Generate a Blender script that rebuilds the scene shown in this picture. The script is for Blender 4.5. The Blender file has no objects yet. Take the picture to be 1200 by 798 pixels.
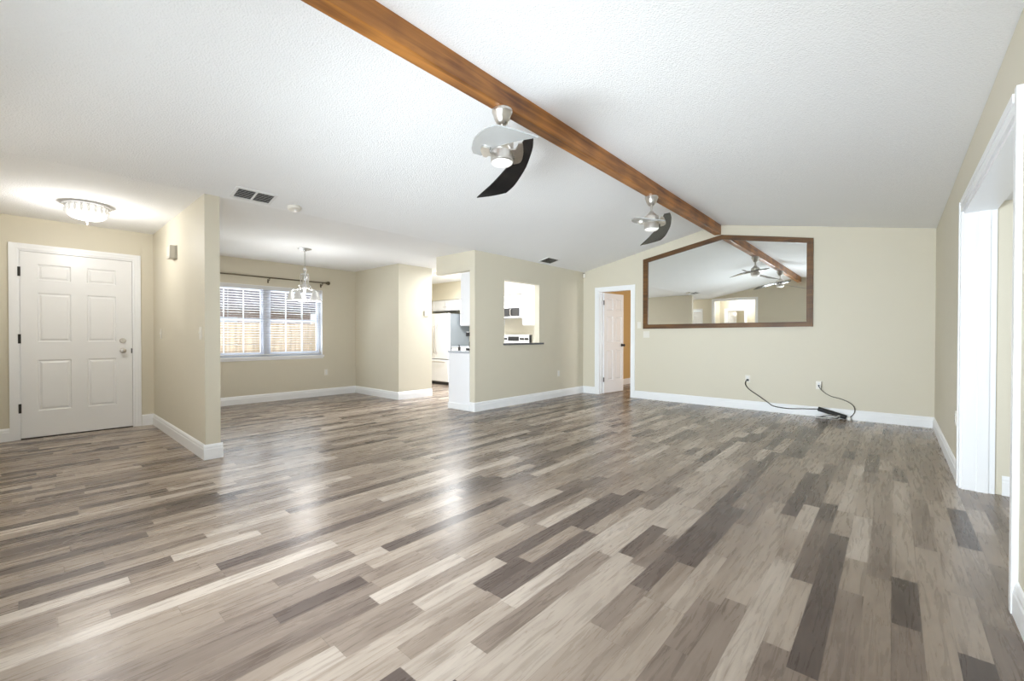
import bpy, bmesh, math, random
from mathutils import Vector, Matrix
S = bpy.context.scene
COL = S.collection
PI = math.pi

# ------------------------------------------------------------------ camera
CAM_H, YAW, PITCH, ROLL, FPX = 1.1221, 0.7256, -0.009, 0.0014, 504.35
fw = Vector((-math.sin(YAW)*math.cos(PITCH), math.cos(YAW)*math.cos(PITCH), math.sin(PITCH)))
rt = Vector((math.cos(YAW), math.sin(YAW), 0)); up = rt.cross(fw)
r2 = math.cos(ROLL)*rt + math.sin(ROLL)*up
u2 = -math.sin(ROLL)*rt + math.cos(ROLL)*up
cd = bpy.data.cameras.new('camera'); cam = bpy.data.objects.new('camera', cd); COL.objects.link(cam)
cd.sensor_fit = 'HORIZONTAL'; cd.sensor_width = 36.0; cd.lens = FPX/1200*36.0; cd.clip_start = 0.05; cd.clip_end = 200
M = Matrix((r2, u2, -fw)).transposed().to_4x4(); M.translation = Vector((0, 0, CAM_H)); cam.matrix_world = M
S.camera = cam

# ------------------------------------------------------------------ exposure, world, lamps
S.view_settings.view_transform = 'Standard'; S.view_settings.look = 'None'
S.view_settings.gamma = 1.0; S.view_settings.use_curve_mapping = False
S.view_settings.exposure = 0.4
S.cycles.max_bounces = 14; S.cycles.diffuse_bounces = 8; S.cycles.glossy_bounces = 6; S.cycles.transmission_bounces = 8; S.cycles.transparent_max_bounces = 16
S.cycles.sample_clamp_indirect = 8.0
W = bpy.data.worlds.new('sky'); S.world = W; W.use_nodes = True
bg = W.node_tree.nodes['Background']; bg.inputs[0].default_value = (0.86, 0.93, 1.0, 1); bg.inputs[1].default_value = 1.0

def area(name, loc, direction, sx, sy, power, color=(1, 1, 1), spread=PI):
    l = bpy.data.lights.new(name, 'AREA'); l.shape = 'RECTANGLE'; l.size = sx; l.size_y = sy; l.energy = power; l.color = color; l.spread = spread
    o = bpy.data.objects.new(name, l); COL.objects.link(o); o.location = loc
    o.rotation_euler = Vector(direction).to_track_quat('-Z', 'Y').to_euler(); return o
def point(name, loc, power, color=(1, 1, 1), r=0.05):
    l = bpy.data.lights.new(name, 'POINT'); l.energy = power; l.color = color; l.shadow_soft_size = r
    o = bpy.data.objects.new(name, l); COL.objects.link(o); o.location = loc; return o
DAY = (0.83, 0.925, 1.0)
area('sunroom_daylight', (3.5, 1.7, 1.05), (-1, 0.2, 0.3), 2.4, 1.5, 25, DAY, math.radians(105))
area('rear_fill_forward', (-1.7, -0.68, 0.85), (-0.09, 1, 0.07), 2.0, 1.1, 78, DAY, math.radians(94))  # added fill lamp in an invented opening behind the camera, aimed down the room
area('rear_fill_up', (-1.7, -0.68, 0.85), (-0.02, 1, 0.7), 2.0, 1.1, 41, DAY, math.radians(155))  # added fill lamp in the same opening, tilted up to brighten the ceiling
area('rear_fill_left', (-1.7, -0.68, 0.85), (-1.4, 1, 0.3), 2.0, 1.1, 8, DAY, math.radians(110))  # added fill lamp in the same opening, turned towards the left side
area('dining_window_daylight', (-9.3, 2.75, 3.0), (1, 0, -0.75), 2.6, 1.2, 170, DAY)
area('dining_fill_up', (-9.2, 2.75, 0.05), (0.8, 0, 0.9), 2.6, 1.0, 400, DAY)  # added fill lamp hidden outside below the sill, brightens the dining ceiling
point('chandelier_light', (-6.49, 2.72, 1.60), 15, (1, 0.985, 0.96), 0.12)
area('kitchen_lamp_light', (-6.3, 5.75, 2.345), (0, 0, -1), 1.2, 0.5, 92, (0.97, 0.99, 1.0))
point('foyer_lamp_light', (-5.93, 0.40, 2.15), 15, (1, 0.98, 0.96), 0.06)
point('hall_lamp_light', (-3.86, -0.95, 2.2), 16, (1, 0.98, 0.96), 0.06)
point('back_room_fill', (-3.9, -2.3, 2.0), 8, (1, 0.96, 0.9), 0.1)  # added unseen lamp, brightens the room beyond the hall doorway
area('bedroom_daylight', (-0.7, 9.6, 1.3), (-1, 0, 0), 1.6, 1.2, 42, (1, 0.97, 0.93))

# ------------------------------------------------------------------ room numbers
XR, YF, XK, ZF, XD = 0.382, 7.414, -4.664, 2.41, -7.038
YW, YW2, XW, YB, XB, YE, YK = 1.07, 1.188, -8.044, 4.359, -6.545, 5.09, 4.425
ZR, RX, RZ = 2.457, -2.137, 2.93
YBK = -0.60
KB, KL = 7.05, -8.62          # kitchen back and left walls
BZ, BW = 2.765, 0.0983        # beam underside, beam width

def vault(x):
    return RZ + (ZF-RZ)*(x-RX)/(XK-RX) if x < RX else RZ + (ZR-RZ)*(x-RX)/(XR-RX)

# ------------------------------------------------------------------ materials
def nn(nt, t, **k):
    n = nt.nodes.new(t)
    for a, b in k.items():
        setattr(n, a, b)
    return n
def mat(name, col, rough=0.5, metal=0.0, bump=0.0, bscale=60, var=0.0, vscale=6, ior=1.5, coat=0.0, emit=None, estr=0.0, stretch=None):
    m = bpy.data.materials.new(name); m.use_nodes = True; nt = m.node_tree
    b = nt.nodes['Principled BSDF']
    b.inputs['Roughness'].default_value = rough; b.inputs['Metallic'].default_value = metal; b.inputs['IOR'].default_value = ior
    b.inputs['Coat Weight'].default_value = coat; b.inputs['Coat Roughness'].default_value = 0.08
    tc = nn(nt, 'ShaderNodeTexCoord'); mp = nn(nt, 'ShaderNodeMapping'); nt.links.new(tc.outputs['Object'], mp.inputs[0])
    if stretch: mp.inputs['Scale'].default_value = stretch
    no = nn(nt, 'ShaderNodeTexNoise'); no.inputs['Scale'].default_value = vscale; no.inputs['Detail'].default_value = 3
    nt.links.new(mp.outputs[0], no.inputs['Vector'])
    rp = nn(nt, 'ShaderNodeValToRGB'); v = max(var, 0.004)
    rp.color_ramp.elements[0].position = 0.3; rp.color_ramp.elements[1].position = 0.7
    rp.color_ramp.elements[0].color = (*[c*(1-v) for c in col], 1); rp.color_ramp.elements[1].color = (*[min(1, c*(1+v)) for c in col], 1)
    nt.links.new(no.outputs['Fac'], rp.inputs[0]); nt.links.new(rp.outputs[0], b.inputs['Base Color'])
    if bump:
        n2 = nn(nt, 'ShaderNodeTexNoise'); n2.inputs['Scale'].default_value = bscale; n2.inputs['Detail'].default_value = 4
        nt.links.new(mp.outputs[0], n2.inputs['Vector'])
        bp = nn(nt, 'ShaderNodeBump'); bp.inputs['Strength'].default_value = bump; bp.inputs['Distance'].default_value = 0.01
        nt.links.new(n2.outputs['Fac'], bp.inputs['Height']); nt.links.new(bp.outputs[0], b.inputs['Normal'])
    if emit:
        b.inputs['Emission Color'].default_value = (*emit, 1); b.inputs['Emission Strength'].default_value = estr
    return m
def wood(name, dark, light, axis=1, rough=0.4, scale=1.0, coat=0.0):
    m = bpy.data.materials.new(name); m.use_nodes = True; nt = m.node_tree; b = nt.nodes['Principled BSDF']
    tc = nn(nt, 'ShaderNodeTexCoord'); mp = nn(nt, 'ShaderNodeMapping'); nt.links.new(tc.outputs['Object'], mp.inputs[0])
    sc = [22*scale]*3; sc[axis] = 1.4*scale; mp.inputs['Scale'].default_value = sc
    n1 = nn(nt, 'ShaderNodeTexNoise'); n1.inputs['Scale'].default_value = 1.0; n1.inputs['Detail'].default_value = 6; n1.inputs['Distortion'].default_value = 0.6
    nt.links.new(mp.outputs[0], n1.inputs['Vector'])
    n2 = nn(nt, 'ShaderNodeTexNoise'); n2.inputs['Scale'].default_value = 3.0; n2.inputs['Detail'].default_value = 2
    nt.links.new(tc.outputs['Object'], n2.inputs['Vector'])
    ad = nn(nt, 'ShaderNodeMath', operation='MULTIPLY_ADD'); ad.inputs[1].default_value = 0.5; nt.links.new(n2.outputs['Fac'], ad.inputs[0])
    ms = nn(nt, 'ShaderNodeMath', operation='MULTIPLY'); ms.inputs[1].default_value = 0.6; nt.links.new(n1.outputs['Fac'], ms.inputs[0]); nt.links.new(ms.outputs[0], ad.inputs[2])
    rp = nn(nt, 'ShaderNodeValToRGB'); rp.color_ramp.elements[0].position = 0.38; rp.color_ramp.elements[1].position = 0.68
    rp.color_ramp.elements[0].color = (*dark, 1); rp.color_ramp.elements[1].color = (*light, 1)
    nt.links.new(ad.outputs[0], rp.inputs[0]); nt.links.new(rp.outputs[0], b.inputs['Base Color'])
    b.inputs['Roughness'].default_value = rough; b.inputs['Coat Weight'].default_value = coat
    bp = nn(nt, 'ShaderNodeBump'); bp.inputs['Strength'].default_value = 0.15; bp.inputs['Distance'].default_value = 0.005
    nt.links.new(n1.outputs['Fac'], bp.inputs['Height']); nt.links.new(bp.outputs[0], b.inputs['Normal'])
    return m
def floor_mat():
    m = bpy.data.materials.new('laminate_planks'); m.use_nodes = True; nt = m.node_tree; b = nt.nodes['Principled BSDF']; L = nt.links
    tc = nn(nt, 'ShaderNodeTexCoord'); sp = nn(nt, 'ShaderNodeSeparateXYZ'); L.new(tc.outputs['Object'], sp.inputs[0])
    def mth(op, a, bb=None, c=None):
        n = nn(nt, 'ShaderNodeMath', operation=op)
        for i, v in enumerate((a, bb, c)):
            if v is None: continue
            if isinstance(v, (int, float)): n.inputs[i].default_value = v
            else: L.new(v, n.inputs[i])
        return n.outputs[0]
    def wn(a, bb):
        cx = nn(nt, 'ShaderNodeCombineXYZ')
        for i, v in enumerate((a, bb)):
            if isinstance(v, (int, float)): cx.inputs[i].default_value = v
            else: L.new(v, cx.inputs[i])
        w = nn(nt, 'ShaderNodeTexWhiteNoise'); w.noise_dimensions = '2D'; L.new(cx.outputs[0], w.inputs['Vector']); return w.outputs['Value']
    u = mth('DIVIDE', sp.outputs[0], 0.089); row = mth('FLOOR', u)
    ra = wn(row, 3.7); rb = wn(row, 21.3)
    ln = mth('MULTIPLY_ADD', rb, 0.30, 0.50)
    v = mth('ADD', mth('DIVIDE', sp.outputs[1], ln), mth('MULTIPLY', ra, 40.0))
    sn = mth('SINE', mth('MULTIPLY_ADD', v, 2.1, mth('MULTIPLY', ra, 30.0)))
    v2 = mth('MULTIPLY_ADD', sn, 0.36, v); idn = mth('FLOOR', v2)
    rnd = wn(mth('ADD', row, 300.0), idn); rnd2 = wn(mth('ADD', row, 91.0), idn)
    cr = nn(nt, 'ShaderNodeValToRGB'); e = cr.color_ramp.elements
    stops = [(0.0, (0.088, 0.065, 0.055)), (0.15, (0.125, 0.094, 0.078)), (0.26, (0.200, 0.155, 0.126)), (0.55, (0.262, 0.207, 0.165)), (0.80, (0.340, 0.277, 0.225)), (1.0, (0.45, 0.385, 0.328))]
    e[0].position = 0; e[0].color = (*stops[0][1], 1); e[1].position = 1; e[1].color = (*stops[-1][1], 1)
    for p, c in stops[1:-1]:
        q = e.new(p); q.color = (*c, 1)
    L.new(rnd, cr.inputs[0])
    # grain, drawn out along the planks, shifted for each plank
    gv = nn(nt, 'ShaderNodeCombineXYZ')
    L.new(mth('MULTIPLY_ADD', sp.outputs[0], 42.0, mth('MULTIPLY', rnd2, 60.0)), gv.inputs[0])
    L.new(mth('MULTIPLY_ADD', sp.outputs[1], 3.2, mth('MULTIPLY', rnd, 90.0)), gv.inputs[1])
    g1 = nn(nt, 'ShaderNodeTexNoise'); g1.inputs['Scale'].default_value = 1.0; g1.inputs['Detail'].default_value = 8; g1.inputs['Roughness'].default_value = 0.62; g1.inputs['Distortion'].default_value = 0.8
    L.new(gv.outputs[0], g1.inputs['Vector'])
    gv2 = nn(nt, 'ShaderNodeCombineXYZ')
    L.new(mth('MULTIPLY_ADD', sp.outputs[0], 11.0, mth('MULTIPLY', rnd, 33.0)), gv2.inputs[0])
    L.new(mth('MULTIPLY_ADD', sp.outputs[1], 1.9, mth('MULTIPLY', rnd2, 51.0)), gv2.inputs[1])
    g2 = nn(nt, 'ShaderNodeTexNoise'); g2.inputs['Scale'].default_value = 1.0; g2.inputs['Detail'].default_value = 3; g2.inputs['Distortion'].default_value = 1.2
    L.new(gv2.outputs[0], g2.inputs['Vector'])
    gr = nn(nt, 'ShaderNodeValToRGB'); gr.color_ramp.elements[0].position = 0.27; gr.color_ramp.elements[1].position = 0.66
    gr.color_ramp.elements[0].color = (0.66, 0.635, 0.615, 1); gr.color_ramp.elements[1].color = (1.12, 1.12, 1.12, 1); L.new(g1.outputs['Fac'], gr.inputs[0])
    gr2 = nn(nt, 'ShaderNodeValToRGB'); gr2.color_ramp.elements[0].position = 0.27; gr2.color_ramp.elements[1].position = 0.5
    gr2.color_ramp.elements[0].color = (0.58, 0.53, 0.50, 1); gr2.color_ramp.elements[1].color = (1.06, 1.06, 1.06, 1); L.new(g2.outputs['Fac'], gr2.inputs[0])
    def mul(a, c, fac=1.0):
        x = nn(nt, 'ShaderNodeMix', data_type='RGBA', blend_type='MULTIPLY'); x.inputs[0].default_value = fac
        L.new(a, x.inputs[6]); L.new(c, x.inputs[7]); return x.outputs[2]
    c = mul(mul(cr.outputs[0], gr.outputs[0], 0.75), gr2.outputs[0], 0.6)
    # fine dark checks and knots
    gv3 = nn(nt, 'ShaderNodeCombineXYZ')
    L.new(mth('MULTIPLY_ADD', sp.outputs[0], 17.0, mth('MULTIPLY', rnd, 71.0)), gv3.inputs[0])
    L.new(mth('MULTIPLY_ADD', sp.outputs[1], 2.6, mth('MULTIPLY', rnd2, 83.0)), gv3.inputs[1])
    g3 = nn(nt, 'ShaderNodeTexNoise'); g3.inputs['Scale'].default_value = 1.0; g3.inputs['Detail'].default_value = 5; g3.inputs['Distortion'].default_value = 1.8
    L.new(gv3.outputs[0], g3.inputs['Vector'])
    gr3 = nn(nt, 'ShaderNodeValToRGB'); gr3.color_ramp.elements[0].position = 0.20; gr3.color_ramp.elements[1].position = 0.27
    gr3.color_ramp.elements[0].color = (0.42, 0.37, 0.34, 1); gr3.color_ramp.elements[1].color = (1, 1, 1, 1); L.new(g3.outputs['Fac'], gr3.inputs[0])
    c = mul(c, gr3.outputs[0], 0.8)
    fu = mth('FRACT', u); fv = mth('FRACT', v2)
    gap = mth('MAXIMUM', mth('LESS_THAN', fu, 0.018), mth('LESS_THAN', fv, 0.004))
    dk = nn(nt, 'ShaderNodeMix', data_type='RGBA', blend_type='MULTIPLY'); L.new(mth('MULTIPLY', gap, 0.45), dk.inputs[0]); L.new(c, dk.inputs[6]); dk.inputs[7].default_value = (0.3, 0.26, 0.24, 1)
    L.new(dk.outputs[2], b.inputs['Base Color'])
    L.new(mth('MULTIPLY_ADD', g1.outputs['Fac'], 0.14, 0.21), b.inputs['Roughness'])
    b.inputs['IOR'].default_value = 1.43
    bp = nn(nt, 'ShaderNodeBump'); bp.inputs['Strength'].default_value = 0.10; bp.inputs['Distance'].default_value = 0.0012
    L.new(mth('SUBTRACT', g1.outputs['Fac'], gap), bp.inputs['Height']); L.new(bp.outputs[0], b.inputs['Normal'])
    return m
def glass_mat(name, tint=(1, 1, 1), refl=0.08, rough=0.02):
    m = bpy.data.materials.new(name); m.use_nodes = True; nt = m.node_tree; nt.nodes.clear()
    o = nn(nt, 'ShaderNodeOutputMaterial'); t = nn(nt, 'ShaderNodeBsdfTransparent'); t.inputs[0].default_value = (*tint, 1)
    g = nn(nt, 'ShaderNodeBsdfGlossy'); g.inputs['Roughness'].default_value = rough
    mx = nn(nt, 'ShaderNodeMixShader'); mx.inputs[0].default_value = refl
    nt.links.new(t.outputs[0], mx.inputs[1]); nt.links.new(g.outputs[0], mx.inputs[2]); nt.links.new(mx.outputs[0], o.inputs[0]); return m

WALLC = (0.66, 0.615, 0.50)
m_wall = mat('beige_wall_paint', WALLC, 0.55, bump=0.08, bscale=140)
m_ceil = mat('white_textured_ceiling', (0.89, 0.895, 0.895), 0.9, bump=0.55, bscale=95)
m_white = mat('white_trim_paint', (0.87, 0.88, 0.89), 0.3)
m_door = mat('white_door_paint', (0.86, 0.865, 0.87), 0.32)
m_gdoor = mat('white_semigloss_door_paint', (0.84, 0.845, 0.86), 0.12, coat=0.5)
m_floor = floor_mat()
m_beam = wood('stained_beam_wood', (0.13, 0.042, 0.009), (0.50, 0.205, 0.042), 1, 0.42)
m_frame = wood('brown_frame_wood', (0.062, 0.025, 0.005), (0.165, 0.073, 0.015), 0, 0.5)
m_mirror = mat('mirror_silver', (0.90, 0.92, 0.90), 0.0, 1.0)
m_nickel = mat('brushed_nickel', (0.66, 0.63, 0.59), 0.33, 1.0, var=0.05, vscale=40)
m_chrome = mat('chrome', (0.86, 0.86, 0.87), 0.08, 1.0)
m_blade = mat('black_blade', (0.010, 0.010, 0.011), 0.10, ior=1.45)
m_sblade = mat('silver_grey_blade', (0.34, 0.35, 0.35), 0.25)
m_globe = mat('white_lamp_glass', (0.92, 0.92, 0.9), 0.25, emit=(1, 0.98, 0.94), estr=0.25)
m_black = mat('black_plastic', (0.018, 0.018, 0.02), 0.35)
m_dark = mat('dark_metal', (0.05, 0.045, 0.04), 0.45, 0.6)
m_rod = mat('dark_bronze_rod', (0.14, 0.115, 0.075), 0.35, 0.8)
m_plate = mat('ivory_plastic_plate', (0.76, 0.73, 0.66), 0.35)
m_vent = mat('white_vent_metal', (0.80, 0.80, 0.79), 0.45)
m_ventdark = mat('vent_dark_duct', (0.035, 0.033, 0.03), 0.8)
m_greige = mat('greige_plastic', (0.55, 0.52, 0.45), 0.5)
m_blind = mat('white_blind_slat', (0.66, 0.66, 0.66), 0.4)
m_vinyl = mat('white_vinyl_frame', (0.58, 0.60, 0.67), 0.4)
m_glass = glass_mat('window_glass', refl=0.03, rough=0.35)
m_lampglass = mat('frosted_lamp_glass', (0.85, 0.85, 0.83), 0.15, bump=0.6, bscale=45, emit=(1, 0.98, 0.95), estr=0.35)
m_shade = mat('white_shade_glass', (0.62, 0.62, 0.61), 0.25, emit=(1, 0.98, 0.95), estr=0.1)
m_crystal = glass_mat('clear_crystal_glass', (0.96, 0.96, 0.96), 0.3)
m_silver = mat('satin_silver_metal', (0.66, 0.66, 0.65), 0.25, 0.9)
m_steel = mat('white_steel_appliance', (0.84, 0.845, 0.86), 0.25, 0.1)
m_fside = mat('grey_appliance_side', (0.20, 0.22, 0.235), 0.4)
m_cab = mat('white_cabinet_paint', (0.86, 0.865, 0.89), 0.3)
m_gran = mat('speckled_granite', (0.10, 0.10, 0.11), 0.15, var=0.8, vscale=220)
m_quartz = mat('grey_countertop', (0.50, 0.52, 0.56), 0.2, var=0.3, vscale=200)
m_bwall = mat('tan_bedroom_paint', (0.62, 0.42, 0.18), 0.6, bump=0.05, bscale=140)
m_fence = mat('weathered_fence_boards', (0.66, 0.50, 0.36), 0.8, var=0.25, vscale=3, stretch=(1, 4, 0.4))
m_brick = mat('pinkish_house_siding', (0.50, 0.36, 0.33), 0.9, var=0.15, vscale=8)
m_shingle = mat('grey_roof_shingle', (0.30, 0.27, 0.29), 0.95, var=0.25, vscale=12)
m_grass = mat('dry_lawn', (0.30, 0.30, 0.14), 1.0, var=0.4, vscale=12)
m_cord = mat('dark_brown_cord', (0.045, 0.038, 0.03), 0.5)
m_wcord = mat('white_cord', (0.75, 0.73, 0.68), 0.5)

# ------------------------------------------------------------------ mesh helpers
def newbm(): return bmesh.new()
def box(bm, x0, x1, y0, y1, z0, z1):
    vs = [bm.verts.new((x, y, z)) for x in (x0, x1) for y in (y0, y1) for z in (z0, z1)]
    for f in ((0, 1, 3, 2), (4, 6, 7, 5), (0, 4, 5, 1), (2, 3, 7, 6), (0, 2, 6, 4), (1, 5, 7, 3)):
        bm.faces.new([vs[i] for i in f])
    return vs
def prism(bm, poly, a0, a1, axis='y'):
    """poly: 2-D outline; extruded from a0 to a1 along axis"""
    def P(p, a):
        return (p[0], a, p[1]) if axis == 'y' else ((a, p[0], p[1]) if axis == 'x' else (p[0], p[1], a))
    A = [bm.verts.new(P(p, a0)) for p in poly]; B = [bm.verts.new(P(p, a1)) for p in poly]
    n = len(poly)
    bm.faces.new(A); bm.faces.new(B[::-1])
    for i in range(n):
        bm.faces.new((A[i], B[i], B[(i+1) % n], A[(i+1) % n]))
def lathe(bm, prof, seg=32, c=(0, 0, 0), axis='z', flute=0.0, nfl=0):
    rings = []
    for r, z in prof:
        ring = []
        for k in range(seg):
            a = 2*PI*k/seg; rr = max(r, 1e-5)*(1 + (flute*math.cos(nfl*a) if nfl else 0))
            p = (rr*math.cos(a), rr*math.sin(a), z)
            if axis == 'x': p = (z, rr*math.cos(a), rr*math.sin(a))
            if axis == 'y': p = (rr*math.cos(a), z, rr*math.sin(a))
            ring.append(bm.verts.new((p[0]+c[0], p[1]+c[1], p[2]+c[2])))
        rings.append(ring)
    for i in range(len(rings)-1):
        for k in range(seg):
            bm.faces.new((rings[i][k], rings[i][(k+1) % seg], rings[i+1][(k+1) % seg], rings[i+1][k]))
    bm.faces.new(rings[0][::-1]); bm.faces.new(rings[-1])
def cat(pts, n=6, closed=False):
    P = [Vector(p) for p in pts]; out = []; m = len(P)
    for i in range(m if closed else m-1):
        if closed: a, b, c, d = P[i-1], P[i], P[(i+1) % m], P[(i+2) % m]
        else: a, b, c, d = P[max(i-1, 0)], P[i], P[i+1], P[min(i+2, m-1)]
        for k in range(n):
            t = k/n
            out.append(0.5*((2*b)+(c-a)*t+(2*a-5*b+4*c-d)*t*t+(3*b-a-3*c+d)*t**3))
    if not closed: out.append(P[-1])
    return out
def tube(bm, pts, r, seg=8, smooth=0, closed=False):
    P = cat(pts, smooth, closed) if smooth else [Vector(p) for p in pts]
    rr = r if callable(r) else (lambda t: r)
    rings = []; n = len(P); pu = None
    for i, p in enumerate(P):
        a = P[i-1] if (i > 0 or closed) else P[0]; b = P[(i+1) % n] if (i < n-1 or closed) else P[-1]
        t = (b-a).normalized()
        u = t.orthogonal().normalized() if pu is None else (pu - t*pu.dot(t)).normalized()
        pu = u; v = t.cross(u)
        rings.append([bm.verts.new(p + (u*math.cos(2*PI*k/seg)+v*math.sin(2*PI*k/seg))*rr(i/max(n-1, 1))) for k in range(seg)])
    for i in range(n if closed else n-1):
        A, B = rings[i], rings[(i+1) % n]
        for k in range(seg):
            bm.faces.new((A[k], A[(k+1) % seg], B[(k+1) % seg], B[k]))
    if not closed:
        bm.faces.new(rings[0][::-1]); bm.faces.new(rings[-1])
def bevel(bm, w=0.004, seg=2):
    bmesh.ops.remove_doubles(bm, verts=bm.verts, dist=1e-6)
    ed = [e for e in bm.edges if len(e.link_faces) == 2 and e.calc_face_angle(0) > 0.6]
    bmesh.ops.bevel(bm, geom=ed, offset=w, segments=seg, affect='EDGES', profile=0.5)
def obj(name, bm, m, parent=None, smooth=False, loc=None):
    bmesh.ops.recalc_face_normals(bm, faces=bm.faces)
    me = bpy.data.meshes.new(name); bm.to_mesh(me); bm.free(); me.materials.append(m)
    if smooth:
        for p in me.polygons: p.use_smooth = True
        me.set_sharp_from_angle(angle=math.radians(38))
    o = bpy.data.objects.new(name, me); COL.objects.link(o)
    if parent: o.parent = parent
    if loc: o.location = loc
    return o
def tag(o, label, category=None, group=None, kind=None):
    o['label'] = label
    if category: o['category'] = category
    if group: o['group'] = group
    if kind: o['kind'] = kind
    return o
def struct(name, bm, m, label, category, smooth=False):
    return tag(obj(name, bm, m, smooth=smooth), label, category, kind='structure')
def thing(name, label, category, loc=(0, 0, 0), rotz=0, group=None, kind=None):
    o = bpy.data.objects.new(name, None); COL.objects.link(o); o.location = loc; o.rotation_euler = (0, 0, rotz); o.empty_display_size = 0.1
    return tag(o, label, category, group, kind)
def B(*boxes, bev=0):
    bm = newbm()
    for b in boxes: box(bm, *b)
    if bev: bevel(bm, bev)
    return bm

# ------------------------------------------------------------------ the setting
struct('floor', B((-9.0, 4.2, -3.2, 11.6, -0.1, 0)), m_floor, 'grey brown laminate plank floor running through the whole room', 'floor')

bm = newbm()
prism(bm, [(XK, ZF), (RX, RZ), (RX, RZ+0.12), (XK, ZF+0.12)], YBK-0.12, YF+0.12)
prism(bm, [(RX, RZ), (XR+0.16, vault(XR+0.16)), (XR+0.16, vault(XR+0.16)+0.12), (RX, RZ+0.12)], YBK-0.12, YF+0.12)
struct('ceiling', bm, m_ceil, 'white textured vaulted ceiling rising to the brown beam', 'ceiling')
struct('ceiling_flat', B((-8.75, XK, -0.75, 7.5, ZF, ZF+0.12), (-4.7, -3.1, -3.2, -0.72, ZF, ZF+0.12)), m_ceil, 'flat white textured ceiling over the entry and dining corner', 'ceiling')
struct('ceiling_bedroom', B((-4.9, -0.4, YF+0.12, 11.2, ZF, ZF+0.1)), m_ceil, 'white ceiling of the room behind the open white door', 'ceiling')
struct('ceiling_sunroom', B((XR+0.16, 3.9, -0.2, 4.8, 2.09, 2.2)), m_ceil, 'low white ceiling seen through the cased opening at right', 'ceiling')

def gable(bm, x0, x1, y0, y1, z0):
    if x0 < XK < x1:
        gable(bm, x0, XK, y0, y1, z0); gable(bm, XK, x1, y0, y1, z0); return
    if x0 < RX < x1:
        gable(bm, x0, RX, y0, y1, z0); gable(bm, RX, x1, y0, y1, z0); return
    h = (lambda x: ZF+0.001) if x1 <= XK+1e-6 else vault
    prism(bm, [(x0, z0), (x1, z0), (x1, h(x1)), (x0, h(x0))], y0, y1)
BD0, BD1, BDZ = -4.318, -3.628, 2.01
bm = newbm()
gable(bm, XK-0.11, BD0, YF, YF+0.12, 0); gable(bm, BD1, XR+0.16, YF, YF+0.12, 0); gable(bm, BD0, BD1, YF, YF+0.12, BDZ)
struct('wall_far', bm, m_wall, 'beige gable wall carrying the big framed mirror', 'wall')
RO0, RO1, ROZ = 2.73, 4.60, 2.05
struct('wall_right', B((XR, XR+0.16, YBK-0.12, RO0, 0, 2.45), (XR, XR+0.16, RO1, YF+0.1, 0, 2.45), (XR, XR+0.16, RO0, RO1, ROZ, 2.45)), m_wall, 'beige wall at right with the wide cased opening', 'wall')
HX0, HX1 = -4.56, -3.29
RW = (-2.75, -0.65, 0.3, 1.4)  # made-up opening behind the camera, holds the added rear fill lamps
bm = newbm()
gable(bm, XD-0.12, -5.75, YBK-0.12, YBK, 0); gable(bm, -4.97, HX0, YBK-0.12, YBK, 0); gable(bm, -5.75, -4.97, YBK-0.12, YBK, 2.03)
gable(bm, HX0, HX1, YBK-0.12, YBK, 2.405); gable(bm, HX1, RW[0], YBK-0.12, YBK, 0); gable(bm, RW[1], XR+0.16, YBK-0.12, YBK, 0)
gable(bm, RW[0], RW[1], YBK-0.12, YBK, RW[3]); box(bm, RW[0], RW[1], YBK-0.12, YBK, 0, RW[2])
struct('wall_back', bm, m_wall, 'beige gable wall behind the viewer seen in the mirror', 'wall')
FD0, FD1, FDZ = -0.046, 0.865, 2.04
struct('wall_entry', B((XD-0.12, XD, YBK-0.1, FD0-0.021, 0, ZF), (XD-0.12, XD, FD1+0.021, YW, 0, ZF), (XD-0.12, XD, FD0-0.021, FD1+0.021, FDZ+0.021, ZF)), m_wall, 'beige entry wall holding the white front door', 'wall')
struct('wall_wing', B((-8.2, XK, YW, YW2, 0, ZF)), m_wall, 'short beige partition between front door and dining corner', 'wall')
WY0, WY1, WZ0, WZ1 = 1.793, 3.695, 0.771, 1.985
struct('wall_dining', B((XW-0.15, XW, YW2, WY0, 0, ZF), (XW-0.15, XW, WY1, YE, 0, ZF), (XW-0.15, XW, WY0, WY1, 0, WZ0), (XW-0.15, XW, WY0, WY1, WZ1, ZF)), m_wall, 'beige dining wall around the wide blind covered window', 'wall')
struct('wall_pantry', B((XW, XB, YB, YE, 0, ZF), (KL-0.1, XW, YE-0.1, YE, 0, ZF)), m_wall, 'beige boxed out corner between dining window and refrigerator', 'wall')
PY0, PY1, PZ0, PZ1 = 5.073, 5.98, 0.985, 2.03
struct('wall_kitchen', B((XK-0.11, XK, YK, PY0, 0, ZF), (XK-0.11, XK, PY1, YF+0.1, 0, ZF), (XK-0.11, XK, PY0, PY1, 0, PZ0), (XK-0.11, XK, PY0, PY1, PZ1, ZF)), m_wall, 'beige wall with the kitchen pass through opening', 'wall')
struct('wall_header', B((-5.57, XK-0.11, YK, YK+0.11, 2.12, ZF)), m_wall, 'beige header hanging over the kitchen entrance', 'wall')
struct('wall_kitchen_back', B((KL-0.1, XK-0.11, KB, KB+0.12, 0, ZF)), m_wall, 'pale wall behind the stove at the back of the kitchen', 'wall')
struct('wall_kitchen_left', B((KL-0.12, KL, YE, KB, 0, ZF)), m_wall, 'pale wall beyond the refrigerator', 'wall')
struct('wall_soffit', B((KL, -5.14, KB-0.40, KB, 2.0, ZF)), m_wall, 'cream soffit above the kitchen wall cabinets', 'wall')
struct('wall_bedroom', B((-4.85, -4.73, YF+0.12, 11.0, 0, ZF), (-4.85, -0.5, 11.0, 11.1, 0, ZF), (-0.6, -0.5, YF+0.12, 11.0, 0, ZF)), m_bwall, 'tan walls of the room behind the open white door', 'wall')
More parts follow.
